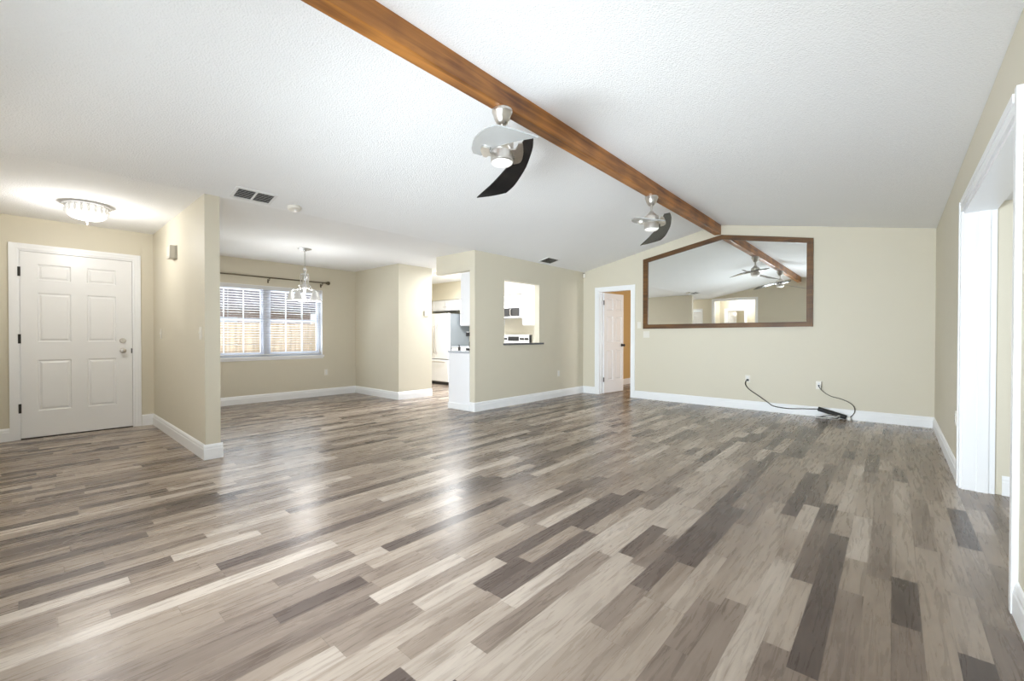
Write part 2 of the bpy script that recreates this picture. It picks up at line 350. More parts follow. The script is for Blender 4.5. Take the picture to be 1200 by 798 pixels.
struct('wall_sunroom', B((XR+0.16, 3.9, RO1, RO1+0.12, 0, 2.1), (3.6, 3.72, -0.1, RO1, 0, 0.3), (3.6, 3.72, -0.1, RO1, 1.95, 2.1), (XR+0.16, 3.72, -0.2, -0.1, 0, 2.1), (3.6, 3.72, -0.1, 0.85, 0.3, 1.95), (3.6, 3.72, 4.35, RO1, 0.3, 1.95)), m_wall, 'cream wall seen through the cased opening at right', 'wall')
HY = -1.30
struct('wall_hall', B((HX0-0.1, HX0, HY-0.1, YBK-0.12, 0, ZF), (HX1, HX1+0.1, HY-0.1, YBK-0.12, 0, ZF), (HX0, -4.35, HY-0.1, HY, 0, ZF), (-3.765, HX1, HY-0.1, HY, 0, ZF), (-4.35, -3.765, HY-0.1, HY, 2.035, ZF),
       (HX0-0.1, HX0, -3.1, HY-0.1, 0, ZF), (HX1, HX1+0.1, -3.1, HY-0.1, 0, ZF), (HX0-0.1, HX1+0.1, -3.2, -3.1, 0, ZF)), m_wall, 'beige walls of the small hall reflected in the mirror', 'wall')

# beam along the ridge
struct('beam', B((RX-BW/2, RX+BW/2, YBK, YF-0.001, BZ, RZ-0.003), bev=0.007), m_beam, 'brown stained wooden beam along the ceiling ridge', 'beam')

# baseboards
PROF = [(0, 0), (0.016, 0), (0.016, 0.092), (0.012, 0.100), (0.012, 0.116), (0.006, 0.131), (0, 0.137)]
def baseboard(side, runs, label):
    bm = newbm()
    for kind, fixed, a, b, sgn in runs:      # kind 'x': runs along x on plane y=fixed, sgn = normal sign
        P = [(fixed+sgn*d, z) for d, z in PROF]
        prism(bm, P, a, b, 'x' if kind == 'x' else 'y') if kind == 'x' else prism(bm, P, a, b, 'y')
    return struct('baseboard_'+side, bm, m_white, label, 'baseboard')
t = 0.016
baseboard('far', [('x', YF, XK, BD0-0.075, -1), ('x', YF, BD1+0.068, XR, -1)], 'white baseboard along the mirror wall')
baseboard('right', [('y', XR, YBK, RO0-0.085, -1), ('y', XR, RO1+0.098, YF, -1)], 'white baseboard along the right wall')
baseboard('entry', [('y', XD, YBK, FD0-0.075, 1), ('y', XD, FD1+0.085, YW, 1)], 'white baseboard beside the front door')
baseboard('wing', [('x', YW, XD, XK, -1), ('y', XK, YW-t, YW2+t, 1), ('x', YW2, XW, XK, 1)], 'white baseboard wrapping the short partition')
baseboard('dining', [('y', XW, YW2, YB, 1)], 'white baseboard under the dining window')
baseboard('pantry', [('x', YB, XW, XB, -1), ('y', XB, YB-t, YE, 1)], 'white baseboard around the boxed out corner')
baseboard('kitchen', [('y', XK, YK-t, YF, 1), ('x', YK, XK-0.11, XK, -1)], 'white baseboard below the kitchen pass through')
baseboard('bedroom', [('y', -4.73, YF+0.12, 11.0, 1)], 'white baseboard in the tan room')
baseboard('sunroom', [('x', RO1, XR+0.20, 3.6, -1)], 'white baseboard seen through the cased opening')
baseboard('back', [('x', YBK, HX1+0.07, XR, 1), ('x', YBK, XD, -5.82, 1)], 'white baseboard behind the viewer')

# casings
def casing(name, plane, p, n, a0, a1, ztop, w, th, m, label, jamb=0.0, sides=(1, 1), w2=None):
    """door surround on plane x=p ('x') or y=p ('y'); n normal sign; jamb lines the opening depth behind the plane"""
    bm = newbm(); w2 = w2 or w
    def bb(c0, c1, d0, d1, z0, z1):
        lo, hi = sorted((p+n*d0, p+n*d1))
        if plane == 'x': box(bm, lo, hi, c0, c1, z0, z1)
        else: box(bm, c0, c1, lo, hi, z0, z1)
    if sides[0]:
        bb(a0-w, a0, 0, th*0.7, 0, ztop+w); bb(a0-w, a0-w*0.55, th*0.7, th, 0, ztop+w)
    if sides[1]:
        bb(a1, a1+w2, 0, th*0.7, 0, ztop+w); bb(a1+w2*0.55, a1+w2, th*0.7, th, 0, ztop+w)
    bb(a0, a1, 0, th*0.7, ztop, ztop+w); bb(a0, a1, th*0.7, th, ztop+w*0.55, ztop+w)
    if jamb:
        bb(a0, a0+0.018, 0, -jamb, 0, ztop); bb(a1-0.018, a1, 0, -jamb, 0, ztop); bb(a0+0.018, a1-0.018, 0, -jamb, ztop-0.018, ztop)
        bb(a0+0.018, a0+0.030, -jamb*0.45, -jamb*0.8, 0, ztop-0.018); bb(a1-0.030, a1-0.018, -jamb*0.45, -jamb*0.8, 0, ztop-0.018)
    return struct(name, bm, m, label, 'trim')
casing('trim_1', 'x', XD, 1, FD0-0.021, FD1+0.021, FDZ+0.021, 0.060, 0.018, m_white, 'white casing around the front door', jamb=0.118)
casing('trim_2', 'y', YF, -1, BD0, BD1, BDZ, 0.072, 0.018, m_white, 'white casing around the open door on the mirror wall', jamb=0.12)
casing('trim_3', 'x', XR, -1, RO0, RO1, ROZ, 0.085, 0.020, m_white, 'white casing around the wide opening in the right wall', jamb=0.165, w2=0.10)
casing('trim_4', 'y', YBK, 1, -5.75, -4.97, 2.03, 0.06, 0.016, m_white, 'white casing around the closet door reflected in the mirror')
casing('trim_5', 'y', HY, 1, -4.35, -3.765, 2.035, 0.065, 0.016, m_white, 'white casing around the hall doorway reflected in the mirror', jamb=0.1)
casing('trim_6', 'y', YBK, 1, HX0, HX1, 2.34, 0.06, 0.016, m_white, 'white casing around the hall opening reflected in the mirror', jamb=0.12)

# ------------------------------------------------------------------ doors
def panel_door(name, w, h, th, panels, m, parent=None):
    """door leaf in local coords: x across 0..w, front at y=0 facing -y, back y=th; panels (x0,x1,z0,z1) on both faces"""
    bm = newbm()
    xs = sorted({0, w, *[p[0] for p in panels], *[p[1] for p in panels]}); zs = sorted({0, h, *[p[2] for p in panels], *[p[3] for p in panels]})
    pf = []
    for side, y in ((0, 0.0), (1, th)):
        V = {(i, k): bm.verts.new((x, y, z)) for i, x in enumerate(xs) for k, z in enumerate(zs)}
        for i in range(len(xs)-1):
            for k in range(len(zs)-1):
                q = [V[i, k], V[i+1, k], V[i+1, k+1], V[i, k+1]]
                if side: q.reverse()
                f = bm.faces.new(q)
                cx, cz = (xs[i]+xs[i+1])/2, (zs[k]+zs[k+1])/2
                if any(p[0] < cx < p[1] and p[2] < cz < p[3] for p in panels): pf.append(f)
    vs = lambda y: [v for v in bm.verts if abs(v.co.y-y) < 1e-6]
    A, C = [None]*4, [None]*4
    for k, (x, z) in enumerate(((0, 0), (w, 0), (w, h), (0, h))):
        pass
    # rim
    def edge_pts(fixed, val, y):
        L = [v for v in bm.verts if abs(v.co.y-y) < 1e-6 and abs((v.co.x if fixed == 'x' else v.co.z)-val) < 1e-6]
        return sorted(L, key=lambda v: v.co.z if fixed == 'x' else v.co.x)
    for fx, val in (('x', 0), ('x', w), ('z', 0), ('z', h)):
        a, b = edge_pts(fx, val, 0), edge_pts(fx, val, th)
        for i in range(len(a)-1): bm.faces.new((a[i], a[i+1], b[i+1], b[i]))
    bmesh.ops.recalc_face_normals(bm, faces=bm.faces)
    # one island per panel
    for side in (0, 1):
        for p in panels:
            fs = [f for f in pf if f.is_valid and (f.normal.y > 0) == bool(side) and p[0] < f.calc_center_median().x < p[1] and p[2] < f.calc_center_median().z < p[3]]
            if len(fs) > 1:
                fs = bmesh.ops.dissolve_faces(bm, faces=fs)['region']
            bmesh.ops.inset_region(bm, faces=fs, thickness=0.013, depth=-0.010)
            bmesh.ops.inset_region(bm, faces=fs, thickness=0.012, depth=0.0)
            bmesh.ops.inset_region(bm, faces=fs, thickness=0.022, depth=0.008)
    return obj(name, bm, m, parent)
def knob_bm(sgn=-1):
    bm = newbm(); lathe(bm, [(0.032, 0), (0.032, sgn*0.006), (0.013, sgn*0.012), (0.012, sgn*0.03), (0.024, sgn*0.038), (0.029, sgn*0.052), (0.024, sgn*0.066), (0.008, sgn*0.071)], 20, axis='y'); return bm
# front door : local x -> world y, front (-y) -> world +x  => rotate +90 deg about z
dw = FD1-FD0
six = [(0.125, 0.385, 0.285, 0.845), (0.515, 0.765, 0.285, 0.845), (0.125, 0.385, 1.045, 1.585), (0.515, 0.765, 1.045, 1.585), (0.125, 0.385, 1.725, 1.900), (0.515, 0.765, 1.725, 1.900)]
d1 = thing('door_1', 'white six panel front door with silver knob and deadbolt', 'door', (XD-0.006, FD0, 0.012), PI/2, kind='structure')
panel_door('door_leaf', dw, FDZ-0.014, 0.044, six, m_door, d1)
o = obj('door_knob', knob_bm(), m_nickel, d1, True, loc=(0.777-FD0, 0, 0.935)); o['label'] = 'silver round door knob'
bm = newbm(); lathe(bm, [(0.031, 0), (0.031, -0.010), (0.024, -0.018), (0.022, -0.022)], 20, axis='y'); box(bm, -0.004, 0.004, -0.036, -0.02, -0.016, 0.016)
o = obj('deadbolt', bm, m_nickel, d1, True, loc=(0.777-FD0, 0, 1.055)); o['label'] = 'silver deadbolt turn'
for z in (1.817, 1.091, 0.337):
    bm = newbm(); lathe(bm, [(0.008, -0.05), (0.008, 0.05)], 10); box(bm, -0.014, 0.002, -0.003, 0.004, -0.05, 0.05)
    o = obj('hinge', bm, m_dark, d1, loc=(-0.004, -0.006, z-0.012)); o['label'] = 'dark door hinge'
bm = B((0.8995, 0.909, -0.004, 0.03, 0.93-0.03, 0.93+0.03)); obj('latch_plate', bm, m_dark, d1)
struct('trim_threshold', B((XD-0.118, XD+0.003, FD0-0.002, FD1+0.002, 0.0005, 0.010)), m_dark, 'dark threshold strip under the front door', 'threshold')
# open door on the far wall
two = [(0.09, 0.30, 0.25, 0.85), (0.39, 0.60, 0.25, 0.85), (0.09, 0.30, 1.0, 1.52), (0.39, 0.60, 1.0, 1.52), (0.09, 0.30, 1.64, 1.88), (0.39, 0.60, 1.64, 1.88)]
d2 = thing('door_2', 'white panel door standing open into the tan room', 'door', (BD0+0.058, YF+0.115, 0.01), math.radians(83.5), kind='structure')
panel_door('door_leaf', 0.665, BDZ-0.035, 0.036, two, m_gdoor, d2)
o = obj('door_knob', knob_bm(), m_dark, d2, True, loc=(0.61, 0, 0.94)); o['label'] = 'dark round door knob'
for z in (1.78, 0.27):
    bm = newbm(); lathe(bm, [(0.007, -0.045), (0.007, 0.045)], 10); box(bm, -0.02, 0.0, -0.005, 0.002, -0.045, 0.045)
    o = obj('hinge', bm, m_dark, d2, loc=(-0.008, -0.006, z)); o['label'] = 'dark door hinge'
d3 = thing('door_3', 'white closet door reflected in the left of the mirror', 'door', (-4.99, YBK-0.03, 0.01), PI, kind='structure')
panel_door('door_leaf', 0.74, 1.995, 0.035, [(0.1, 0.33, 0.2, 0.9), (0.41, 0.64, 0.2, 0.9), (0.1, 0.33, 1.05, 1.85), (0.41, 0.64, 1.05, 1.85)], m_door, d3)
d4 = thing('door_4', 'white hall door standing open reflected in the mirror', 'door', (-4.33, HY-0.11, 0.01), math.radians(-78), kind='structure')
panel_door('door_leaf', 0.54, 1.99, 0.035, [(0.08, 0.23, 0.2, 0.9), (0.31, 0.46, 0.2, 0.9), (0.08, 0.23, 1.05, 1.85), (0.31, 0.46, 1.05, 1.85)], m_door, d4)

# ------------------------------------------------------------------ dining window
w1 = thing('window_1', 'wide white double window in the dining wall', 'window', (XW, (WY0+WY1)/2, WZ0), kind='structure')
hw = (WY1-WY0)/2; hh = WZ1-WZ0; mz = 1.40-WZ0
obj('window_frame', B((-0.13, -0.07, -hw, -hw+0.045, 0, hh), (-0.13, -0.07, hw-0.045, hw, 0, hh), (-0.13, -0.07, -hw+0.045, hw-0.045, hh-0.045, hh), (-0.13, -0.07, -hw+0.045, hw-0.045, 0, 0.045), (-0.135, -0.065, -0.05, 0.05, 0.045, hh-0.045)), m_vinyl, w1)
for s in (-1, 1):
    a, b = (0.05, hw-0.045) if s > 0 else (-hw+0.045, -0.05)
    rails = [(-0.12, -0.085, a, b, mz-0.022, mz+0.022), (-0.118, -0.088, a, a+0.03, 0.045, hh-0.045), (-0.118, -0.088, b-0.03, b, 0.045, hh-0.045), (-0.118, -0.088, a+0.03, b-0.03, 0.045, 0.075), (-0.118, -0.088, a+0.03, b-0.03, hh-0.075, hh-0.045)]
    obj('sash', B(*rails), m_vinyl, w1)
    g = [(-0.108, -0.100, a+(b-a)*k/3-0.009, a+(b-a)*k/3+0.009, 0.07, hh-0.07) for k in (1, 2)]
    obj('muntin', B(*g), m_blind, w1)
    obj('pane', B((-0.106, -0.102, a+0.03, b-0.03, 0.06, hh-0.06)), m_glass, w1)
obj('sill', B((-0.07, 0.03, -hw-0.02, hw+0.02, -0.03, 0.005), (0.0, 0.012, -hw-0.01, hw+0.01, -0.06, -0.03), bev=0.003), m_white, w1)
bm = B((-0.07, -0.001, -hw, -hw+0.006, 0.005, hh), (-0.07, -0.001, hw-0.006, hw, 0.005, hh), (-0.07, -0.001, -hw, hw, hh-0.006, hh)); obj('reveal', bm, m_white, w1)

bl = thing('window_blind', 'white horizontal slat blind hanging open in the dining window', 'blind', (XW-0.033, (WY0+WY1)/2, WZ1-0.006))
sp = hw-0.02
obj('headrail', B((-0.028, 0.028, -sp, sp, -0.05, 0), (0.028, 0.034, -sp, sp, -0.062, 0), bev=0.002), m_blind, bl)
bm = newbm(); zc = -0.085; botz = -(hh-0.035)
while zc > botz+0.03:
    prism(bm, [(-0.021, zc-0.0005), (-0.008, zc+0.001), (0.008, zc+0.0015), (0.021, zc+0.001), (0.021, zc-0.0012), (0.008, zc-0.0008), (-0.008, zc-0.0015), (-0.021, zc-0.0028)], -sp, sp)
    zc -= 0.0415
obj('slats', bm, m_blind, bl)
obj('bottom_rail', B((-0.025, 0.025, -sp, sp, botz, botz+0.018), bev=0.002), m_blind, bl)
for y in (-sp*0.62, -sp*0.02, sp*0.62):
    bm = newbm(); 
    for x in (-0.026, 0.026): box(bm, x-0.001, x+0.001, y-0.002, y+0.002, botz+0.01, -0.05)
    obj('ladder_cord', bm, m_blind, bl)
bm = newbm(); tube(bm, [(0.036, sp-0.055, -0.05), (0.038, sp-0.055, -0.6), (0.037, sp-0.05, -1.10)], 0.0035, 6); tube(bm, [(0.037, sp-0.05, -1.10), (0.036, sp-0.02, -1.17)], 0.008, 8); obj('tilt_wand', bm, m_greige, bl)

rd = thing('curtain_rod', 'dark bronze curtain rod above the dining window', 'curtain rod', (XW+0.08, 2.744, 2.12))
bm = newbm(); tube(bm, [(0, -1.0, 0), (0, 1.0, 0)], 0.011, 12); obj('rod', bm, m_rod, rd, True)
for s in (-1, 1):
    bm = newbm(); lathe(bm, [(0.011, 0), (0.02, s*0.005), (0.02, s*0.015), (0.03, s*0.03), (0.034, s*0.048), (0.028, s*0.066), (0.01, s*0.076)], 16, c=(0, s*0.98, 0), axis='y'); obj('finial', bm, m_rod, rd, True)
for y in (-0.917, 0.008, 0.917):
    bm = newbm(); tube(bm, [(-0.08, y, -0.045), (-0.02, y, -0.045), (0, y, -0.03), (0, y, -0.012)], 0.006, 8); box(bm, -0.08, -0.074, y-0.012, y+0.012, -0.085, -0.02); box(bm, -0.014, 0.014, y-0.008, y+0.008, -0.016, -0.008)
    obj('bracket', bm, m_rod, rd, True)

# outdoors beyond the dining window
struct('ground', B((-40, -8.8, -20, 25, -0.3, -0.25)), m_grass, 'lawn outside the dining window', 'ground')
fn = thing('fence', 'weathered tan board fence outside the dining window', 'fence', (-12.6, 4, -0.25))
bm = newbm()
for k in range(9): box(bm, -0.012, 0.012, -6, 12, 0.06+k*0.185, 0.06+k*0.185+0.172)
obj('boards', bm, m_fence, fn)
for k in range(8): obj('post', B((-0.09, -0.012, -6+k*2.5, -5.9+k*2.5, 0, 1.8)), m_fence, fn)
hs = thing('house', 'neighbouring house with dark roof beyond the fence', 'house', (-19, 5, -0.25))
obj('house_wall', B((-4, 0, -11, 3.2, 0, 2.7)), m_brick, hs)
bm = newbm(); prism(bm, [(0.6, 2.55), (-2, 4.3), (-4.6, 2.55), (-4.6, 2.4), (0.6, 2.4)], -11.5, 3.7); obj('house_roof', bm, m_shingle, hs)
obj('house_window', B((0.0, 0.04, -1.2, 0.4, 1.0, 2.1)), m_vinyl, hs)

# ------------------------------------------------------------------ mirror
mo = [(-3.390, 1.265), (-0.858, 1.272), (-0.860, 2.523), (-2.072, 2.755), (-3.392, 2.512)]
mi = [(-3.306, 1.342), (-0.934, 1.342), (-0.937, 2.465), (-2.068, 2.683), (-3.308, 2.458)]
mr = thing('wall_mirror', 'large five sided mirror in a brown wood frame on the far wall', 'mirror', (-2.1, YF, 1.27))
def ring(bm, out, inn, y0, y1):
    n = len(out)
    for i in range(n):
        j = (i+1) % n
        pl = [out[i], out[j], inn[j], inn[i]]
        prism(bm, [(p[0]+2.1, p[1]-1.27) for p in pl], y0, y1)
bm = newbm(); ring(bm, mo, mi, -0.035, -0.001)
mid = [((a[0]*0.65+b[0]*0.35), (a[1]*0.65+b[1]*0.35)) for a, b in zip(mo, mi)]; mid2 = [((a[0]*0.25+b[0]*0.75), (a[1]*0.25+b[1]*0.75)) for a, b in zip(mo, mi)]
ring(bm, mid, mid2, -0.042, -0.035)
obj('frame', bm, m_frame, mr)
bm = newbm(); ctr = (-2.1, 1.9)
prism(bm, [(p[0]+2.1+(0.01 if p[0] > -2.0 else -0.01), p[1]-1.27+(0.01 if p[1] > 2 else -0.01)) for p in mi], -0.012, -0.008); obj('mirror_glass', bm, m_mirror, mr)

# ------------------------------------------------------------------ ceiling fans
BLADE = [(0.0034, -0.2594), (-0.0399, -0.2150), (0.0066, -0.1549), (0.0476, -0.0988), (0.0892, -0.0483), (0.1415, 0.0133), (0.1787, 0.0673), (0.2375, 0.1755), (0.2924, 0.2856), (0.3345, 0.3915), (0.3736, 0.4917), (0.4663, 0.3847), (0.5270, 0.2849), (0.4789, 0.1784), (0.3877, 0.0585), (0.2936, -0.0453), (0.1800, -0.1433), (0.0964, -0.2074)]
BRK = [(0.160, 0.0), (0.099, -0.045), (0.055, -0.060), (0.02, -0.02), (-0.03, -0.045), (-0.02, -0.09), (0.0, -0.115), (-0.043, -0.1656), (-0.021, -0.184), (0.098, -0.122), (0.180, -0.052)]
def outline(pts, sharp, n=5):
    P = [Vector((*p, 0)) for p in pts]; m = len(P); out = []
    for i in range(m):
        b, c = P[i], P[(i+1) % m]
        a = P[i-1] if i not in sharp else b; d = P[(i+2) % m] if (i+1) % m not in sharp else c
        for k in range(n):
            t_ = k/n; q = 0.5*((2*b)+(c-a)*t_+(2*a-5*b+4*c-d)*t_*t_+(3*b-a-3*c+d)*t_**3); out.append((q.x, q.y))
    return out
PH = math.radians(-15)
def plate_bm(pts, zoff, off0, off1, flip):
    """flat plate in the pitched blade plane; flip turns it half a turn about the axis"""
    bm = newbm(); prism(bm, pts, off0, off1, 'z')
    R = Matrix.Rotation(PI if flip else 0, 4, 'Z') @ Matrix.Translation((0, 0, zoff)) @ Matrix.Rotation(PH, 4, 'X')
    bmesh.ops.transform(bm, matrix=R, verts=bm.verts); return bm
def make_fan(loc, rot, label, zoff):
    f = thing('ceiling_fan', label, 'ceiling fan', loc, rot, group='ceiling fans under the beam')
    bm = newbm(); lathe(bm, [(0.070, 0.0), (0.074, -0.004), (0.074, -0.022), (0.070, -0.026), (0.058, -0.066), (0.044, -0.094), (0.030, -0.106), (0.020, -0.108)], 32); obj('canopy', bm, m_nickel, f, True)
    bm = newbm(); lathe(bm, [(0.0125, -0.10), (0.0125, -0.20)], 16); lathe(bm, [(0.02, -0.17), (0.026, -0.185), (0.026, -0.205)], 16); obj('downrod', bm, m_nickel, f, True)
    bm = newbm(); lathe(bm, [(0.03, -0.19), (0.045, -0.205), (0.062, -0.222), (0.082, -0.235), (0.083, -0.300), (0.080, -0.304), (0.080, -0.310), (0.083, -0.314), (0.082, -0.374), (0.076, -0.380)], 40); obj('motor_housing', bm, m_nickel, f, True)
    bm = newbm(); lathe(bm, [(0.077, -0.376), (0.076, -0.386), (0.060, -0.398), (0.03, -0.404), (0.0, -0.405)], 32); obj('light_cover', bm, m_globe, f, True)
    bo = outline(BLADE, {0, 1, 10, 12})
    for k in (0, 1):
        obj('blade', plate_bm(bo, zoff, -0.004, 0.004, k), (m_blade, m_sblade)[k], f)['label'] = ('swept black fan blade', 'swept silver grey fan blade')[k]
        obj('blade_bracket', plate_bm(outline(BRK, {0, 3, 4, 7, 8}), zoff, -0.014, -0.0045, k), m_nickel, f)
    return f
make_fan((RX+0.001, 2.297, BZ), math.radians(102), 'nearer nickel ceiling fan with one black and one silver swept blade', 2.44-BZ)
make_fan((RX+0.001, 4.87, BZ), math.radians(75), 'farther nickel ceiling fan with swept black blade close to the mirror', 2.45-BZ)

# ------------------------------------------------------------------ lamps
fl = thing('ceiling_light', 'crystal flush ceiling light glowing over the front door', 'ceiling light', (-5.93, 0.40, ZF))
bm = newbm(); lathe(bm, [(0.165, 0), (0.178, -0.008), (0.178, -0.022), (0.165, -0.028)], 40); obj('rim', bm, m_chrome, fl, True)
bm = newbm(); lathe(bm, [(0.148, -0.028), (0.146, -0.075), (0.138, -0.112), (0.105, -0.138), (0.05, -0.150), (0.0, -0.152)], 96, flute=0.03, nfl=24); obj('glass_bowl', bm, m_lampglass, fl, True)
bm = newbm()
for k in range(20):
    a = 2*PI*k/20; x, y = 0.160*math.cos(a), 0.160*math.sin(a)
    lathe(bm, [(0.0, -0.025), (0.010, -0.04), (0.012, -0.065), (0.0, -0.095)], 6, c=(x, y, 0))
obj('crystal_drops', bm, m_crystal, fl)
bm = newbm(); lathe(bm, [(0.02, -0.150), (0.022, -0.156), (0.010, -0.166), (0.014, -0.176), (0.006, -0.190), (0.0, -0.195)], 16); obj('finial', bm, m_chrome, fl, True)

ch = thing('chandelier', 'white glass shaded chandelier hanging by the dining window', 'chandelier', (-6.49, 2.72, ZF))
bm = newbm(); lathe(bm, [(0.095, 0), (0.095, -0.006), (0.07, -0.016), (0.03, -0.03), (0.012, -0.04)], 28); obj('canopy', bm, m_silver, ch, True)
bm = newbm()
for k in range(9):
    z = -0.045-k*0.027
    pts = [(0.008*math.cos(a)*(1 if k % 2 else 0), 0.008*math.cos(a)*(0 if k % 2 else 1), z+0.018*math.sin(a)) for a in [2*PI*i/12 for i in range(12)]]
    tube(bm, pts, 0.0028, 6, closed=True)
obj('chain', bm, m_silver, ch, True)
bm = newbm(); lathe(bm, [(0.006, -0.275), (0.02, -0.29), (0.028, -0.315), (0.016, -0.345), (0.024, -0.38), (0.036, -0.42), (0.024, -0.47), (0.016, -0.50), (0.034, -0.54), (0.042, -0.57), (0.026, -0.60), (0.012, -0.62), (0.018, -0.64), (0.0, -0.665)], 24); obj('center_column', bm, m_silver, ch, True)
for k in range(5):
    a = 2*PI*k/5 + 0.35; ca, sa = math.cos(a), math.sin(a)
    L = lambda r, z: (r*ca, r*sa, z)
    bm = newbm(); tube(bm, [L(0.02, -0.40), L(0.05, -0.37), L(0.055, -0.44), L(0.06, -0.54), L(0.10, -0.60), L(0.15, -0.60), L(0.185, -0.635)], 0.0065, 8, 6)
    tube(bm, [L(0.03, -0.56), L(0.07, -0.585), L(0.09, -0.555), L(0.07, -0.535)], 0.005, 8, 6); obj('arm', bm, m_silver, ch, True)
    bm = newbm(); lathe(bm, [(0.016, -0.625), (0.026, -0.645), (0.034, -0.675), (0.046, -0.72), (0.066, -0.755), (0.074, -0.765), (0.070, -0.765), (0.060, -0.752), (0.040, -0.72), (0.028, -0.675), (0.020, -0.65)], 24, c=(0.185*ca, 0.185*sa, 0), flute=0.02, nfl=8)
    obj('shade', bm, m_shade, ch, True)

hl = thing('ceiling_light', 'round white ceiling light in the hall reflected in the mirror', 'ceiling light', (-3.86, -0.95, ZF))
bm = newbm(); lathe(bm, [(0.10, 0), (0.10, -0.02), (0.09, -0.025)], 28); obj('rim', bm, m_chrome, hl, True)
bm = newbm(); lathe(bm, [(0.085, -0.022), (0.105, -0.05), (0.10, -0.09), (0.06, -0.12), (0.0, -0.13)], 28); obj('globe', bm, m_lampglass, hl, True)

kl = thing('ceiling_light_panel', 'rectangular white ceiling light in the kitchen', 'ceiling light', (-6.3, 5.75, ZF))
obj('housing', B((-0.66, 0.66, -0.30, 0.30, -0.05, 0), bev=0.01), m_white, kl); obj('diffuser', B((-0.62, 0.62, -0.27, 0.27, -0.06, -0.05)), m_lampglass, kl)

# ------------------------------------------------------------------ ceiling vents, detector, sensor
sang = math.atan2(RZ-ZF, RX-XK)
def on_slope(o, x, y):
    o.location = (x, y, vault(x)); o.rotation_euler = (0, -sang, 0)
def vent(label, x, y, lx, ly, dividers, rim, group=None):
    v = thing('ceiling_vent', label, 'vent', group='vents in the sloped ceiling'); on_slope(v, x, y)
    obj('frame', B((-lx-rim, -lx, -ly-rim, ly+rim, -0.008, 0), (lx, lx+rim, -ly-rim, ly+rim, -0.008, 0), (-lx, lx, -ly-rim, -ly, -0.008, 0), (-lx, lx, ly, ly+rim, -0.008, 0), *[(-lx, lx, d-0.008, d+0.008, -0.008, 0) for d in dividers]), m_vent, v)
    obj('backing', B((-lx, lx, -ly, ly, -0.0015, -0.0005)), m_ventdark, v)
    bm = newbm(); n = max(5, int(2*lx/0.024))
    for k in range(n):
        c = -lx + (k+0.5)*2*lx/n
        prism(bm, [(c-0.007, -0.0025), (c-0.0055, -0.0015), (c+0.006, -0.0085), (c+0.0045, -0.0095)], -ly, ly)
    obj('louvers', bm, m_greige if not dividers else m_vent, v)
vent('white return vent with two louvered halves above the short partition', -4.505, 1.425, 0.088, 0.150, (0.0,), 0.022)
vent('small dark square vent in the ceiling above the pass through', -4.487, 6.03, 0.10, 0.155, (), 0.012)
sd = thing('smoke_detector', 'round white smoke detector on the ceiling beside the vent', 'smoke detector'); on_slope(sd, -4.562, 1.81)
bm = newbm(); lathe(bm, [(0.066, 0), (0.066, -0.012), (0.058, -0.026), (0.030, -0.034), (0.0, -0.035)], 28); obj('body', bm, m_plate, sd, True)
bm = newbm(); lathe(bm, [(0.012, -0.034), (0.012, -0.038), (0.0, -0.039)], 12, c=(0.02, 0, 0)); obj('test_button', bm, m_vent, sd, True)
ms = thing('motion_sensor', 'small white motion sensor high in the far left corner', 'sensor', (XK+0.035, YF-0.035, 2.34), math.radians(45))
obj('body', B((-0.022, 0.022, -0.035, 0.0, -0.045, 0.035), bev=0.006), m_plate, ms); obj('mount', B((-0.012, 0.012, -0.02, 0.045, 0.035, 0.05)), m_dark, ms)

# ------------------------------------------------------------------ switches, outlets, chime
def wallframe(plane, p, a, z):
    """matrix-ish: local x across, local -y out of the wall"""
    if plane == 'y-': return (a, p, z), 0
    if plane == 'x+': return (p, a, z), PI/2
    if plane == 'x-': return (p, a, z), -PI/2
def switch(label, plane, p, a, z, gang=1, kind='light_switch'):
    loc, r = wallframe(plane, p, a, z); w = 0.035+0.023*(gang-1)
    s = thing(kind, label, 'light switch', loc, r)
    obj('plate', B((-w, w, -0.006, -0.0005, -0.058, 0.058), bev=0.002), m_plate, s)
    for k in range(gang):
        c = (k-(gang-1)/2)*0.046
        obj('toggle', B((c-0.005, c+0.005, -0.018, -0.005, -0.004, 0.016)), m_plate, s)
    return s
def outlet(label, plane, p, a, z):
    loc, r = wallframe(plane, p, a, z)
    s = thing('wall_outlet', label, 'outlet', loc, r)
    obj('plate', B((-0.035, 0.035, -0.006, -0.0005, -0.057, 0.057), bev=0.002), m_plate, s)
    for c in (-0.02, 0.02):
        bm = newbm(); lathe(bm, [(0.0165, -0.006), (0.0165, -0.008)], 16, c=(0, 0, c), axis='y'); r_ = obj('receptacle', bm, m_vent, s)
        obj('slots', B((-0.007, -0.005, -0.0087, -0.0079, c-0.005, c+0.005), (0.005, 0.007, -0.0087, -0.0079, c-0.005, c+0.005)), m_black, r_)
    return s
switch('light switch on the short partition nearest the front door', 'y-', YW, -6.57, 1.15)
switch('light switch near the outer end of the short partition', 'y-', YW, -4.80, 1.15)
switch('double white switch below the left corner of the mirror', 'y-', YF, -3.337, 1.165, 2)
switch('single white switch between the open door and the mirror', 'y-', YF, -3.476, 1.335)
outlet('white outlet on the dining wall right of the window', 'x+', XW, 3.761, 0.445)
outlet('white outlet on the wall below the pass through', 'x+', XK, 6.562, 0.441)
outlet('left white outlet under the mirror with a black plug', 'y-', YF, -1.69, 0.475)
outlet('right white outlet under the mirror with a thin cable', 'y-', YF, -0.785, 0.445)
outlet('white outlet on the right wall near the cased opening', 'x-', XR, 4.977, 0.469)
th = thing('thermostat', 'small white thermostat on the boxed out corner', 'thermostat', (XB, 4.959, 1.558), PI/2)
obj('body', B((-0.045, 0.045, -0.022, -0.0005, -0.055, 0.055), bev=0.005), m_plate, th); obj('display', B((-0.022, 0.022, -0.0232, -0.0218, 0.005, 0.035)), m_greige, th)
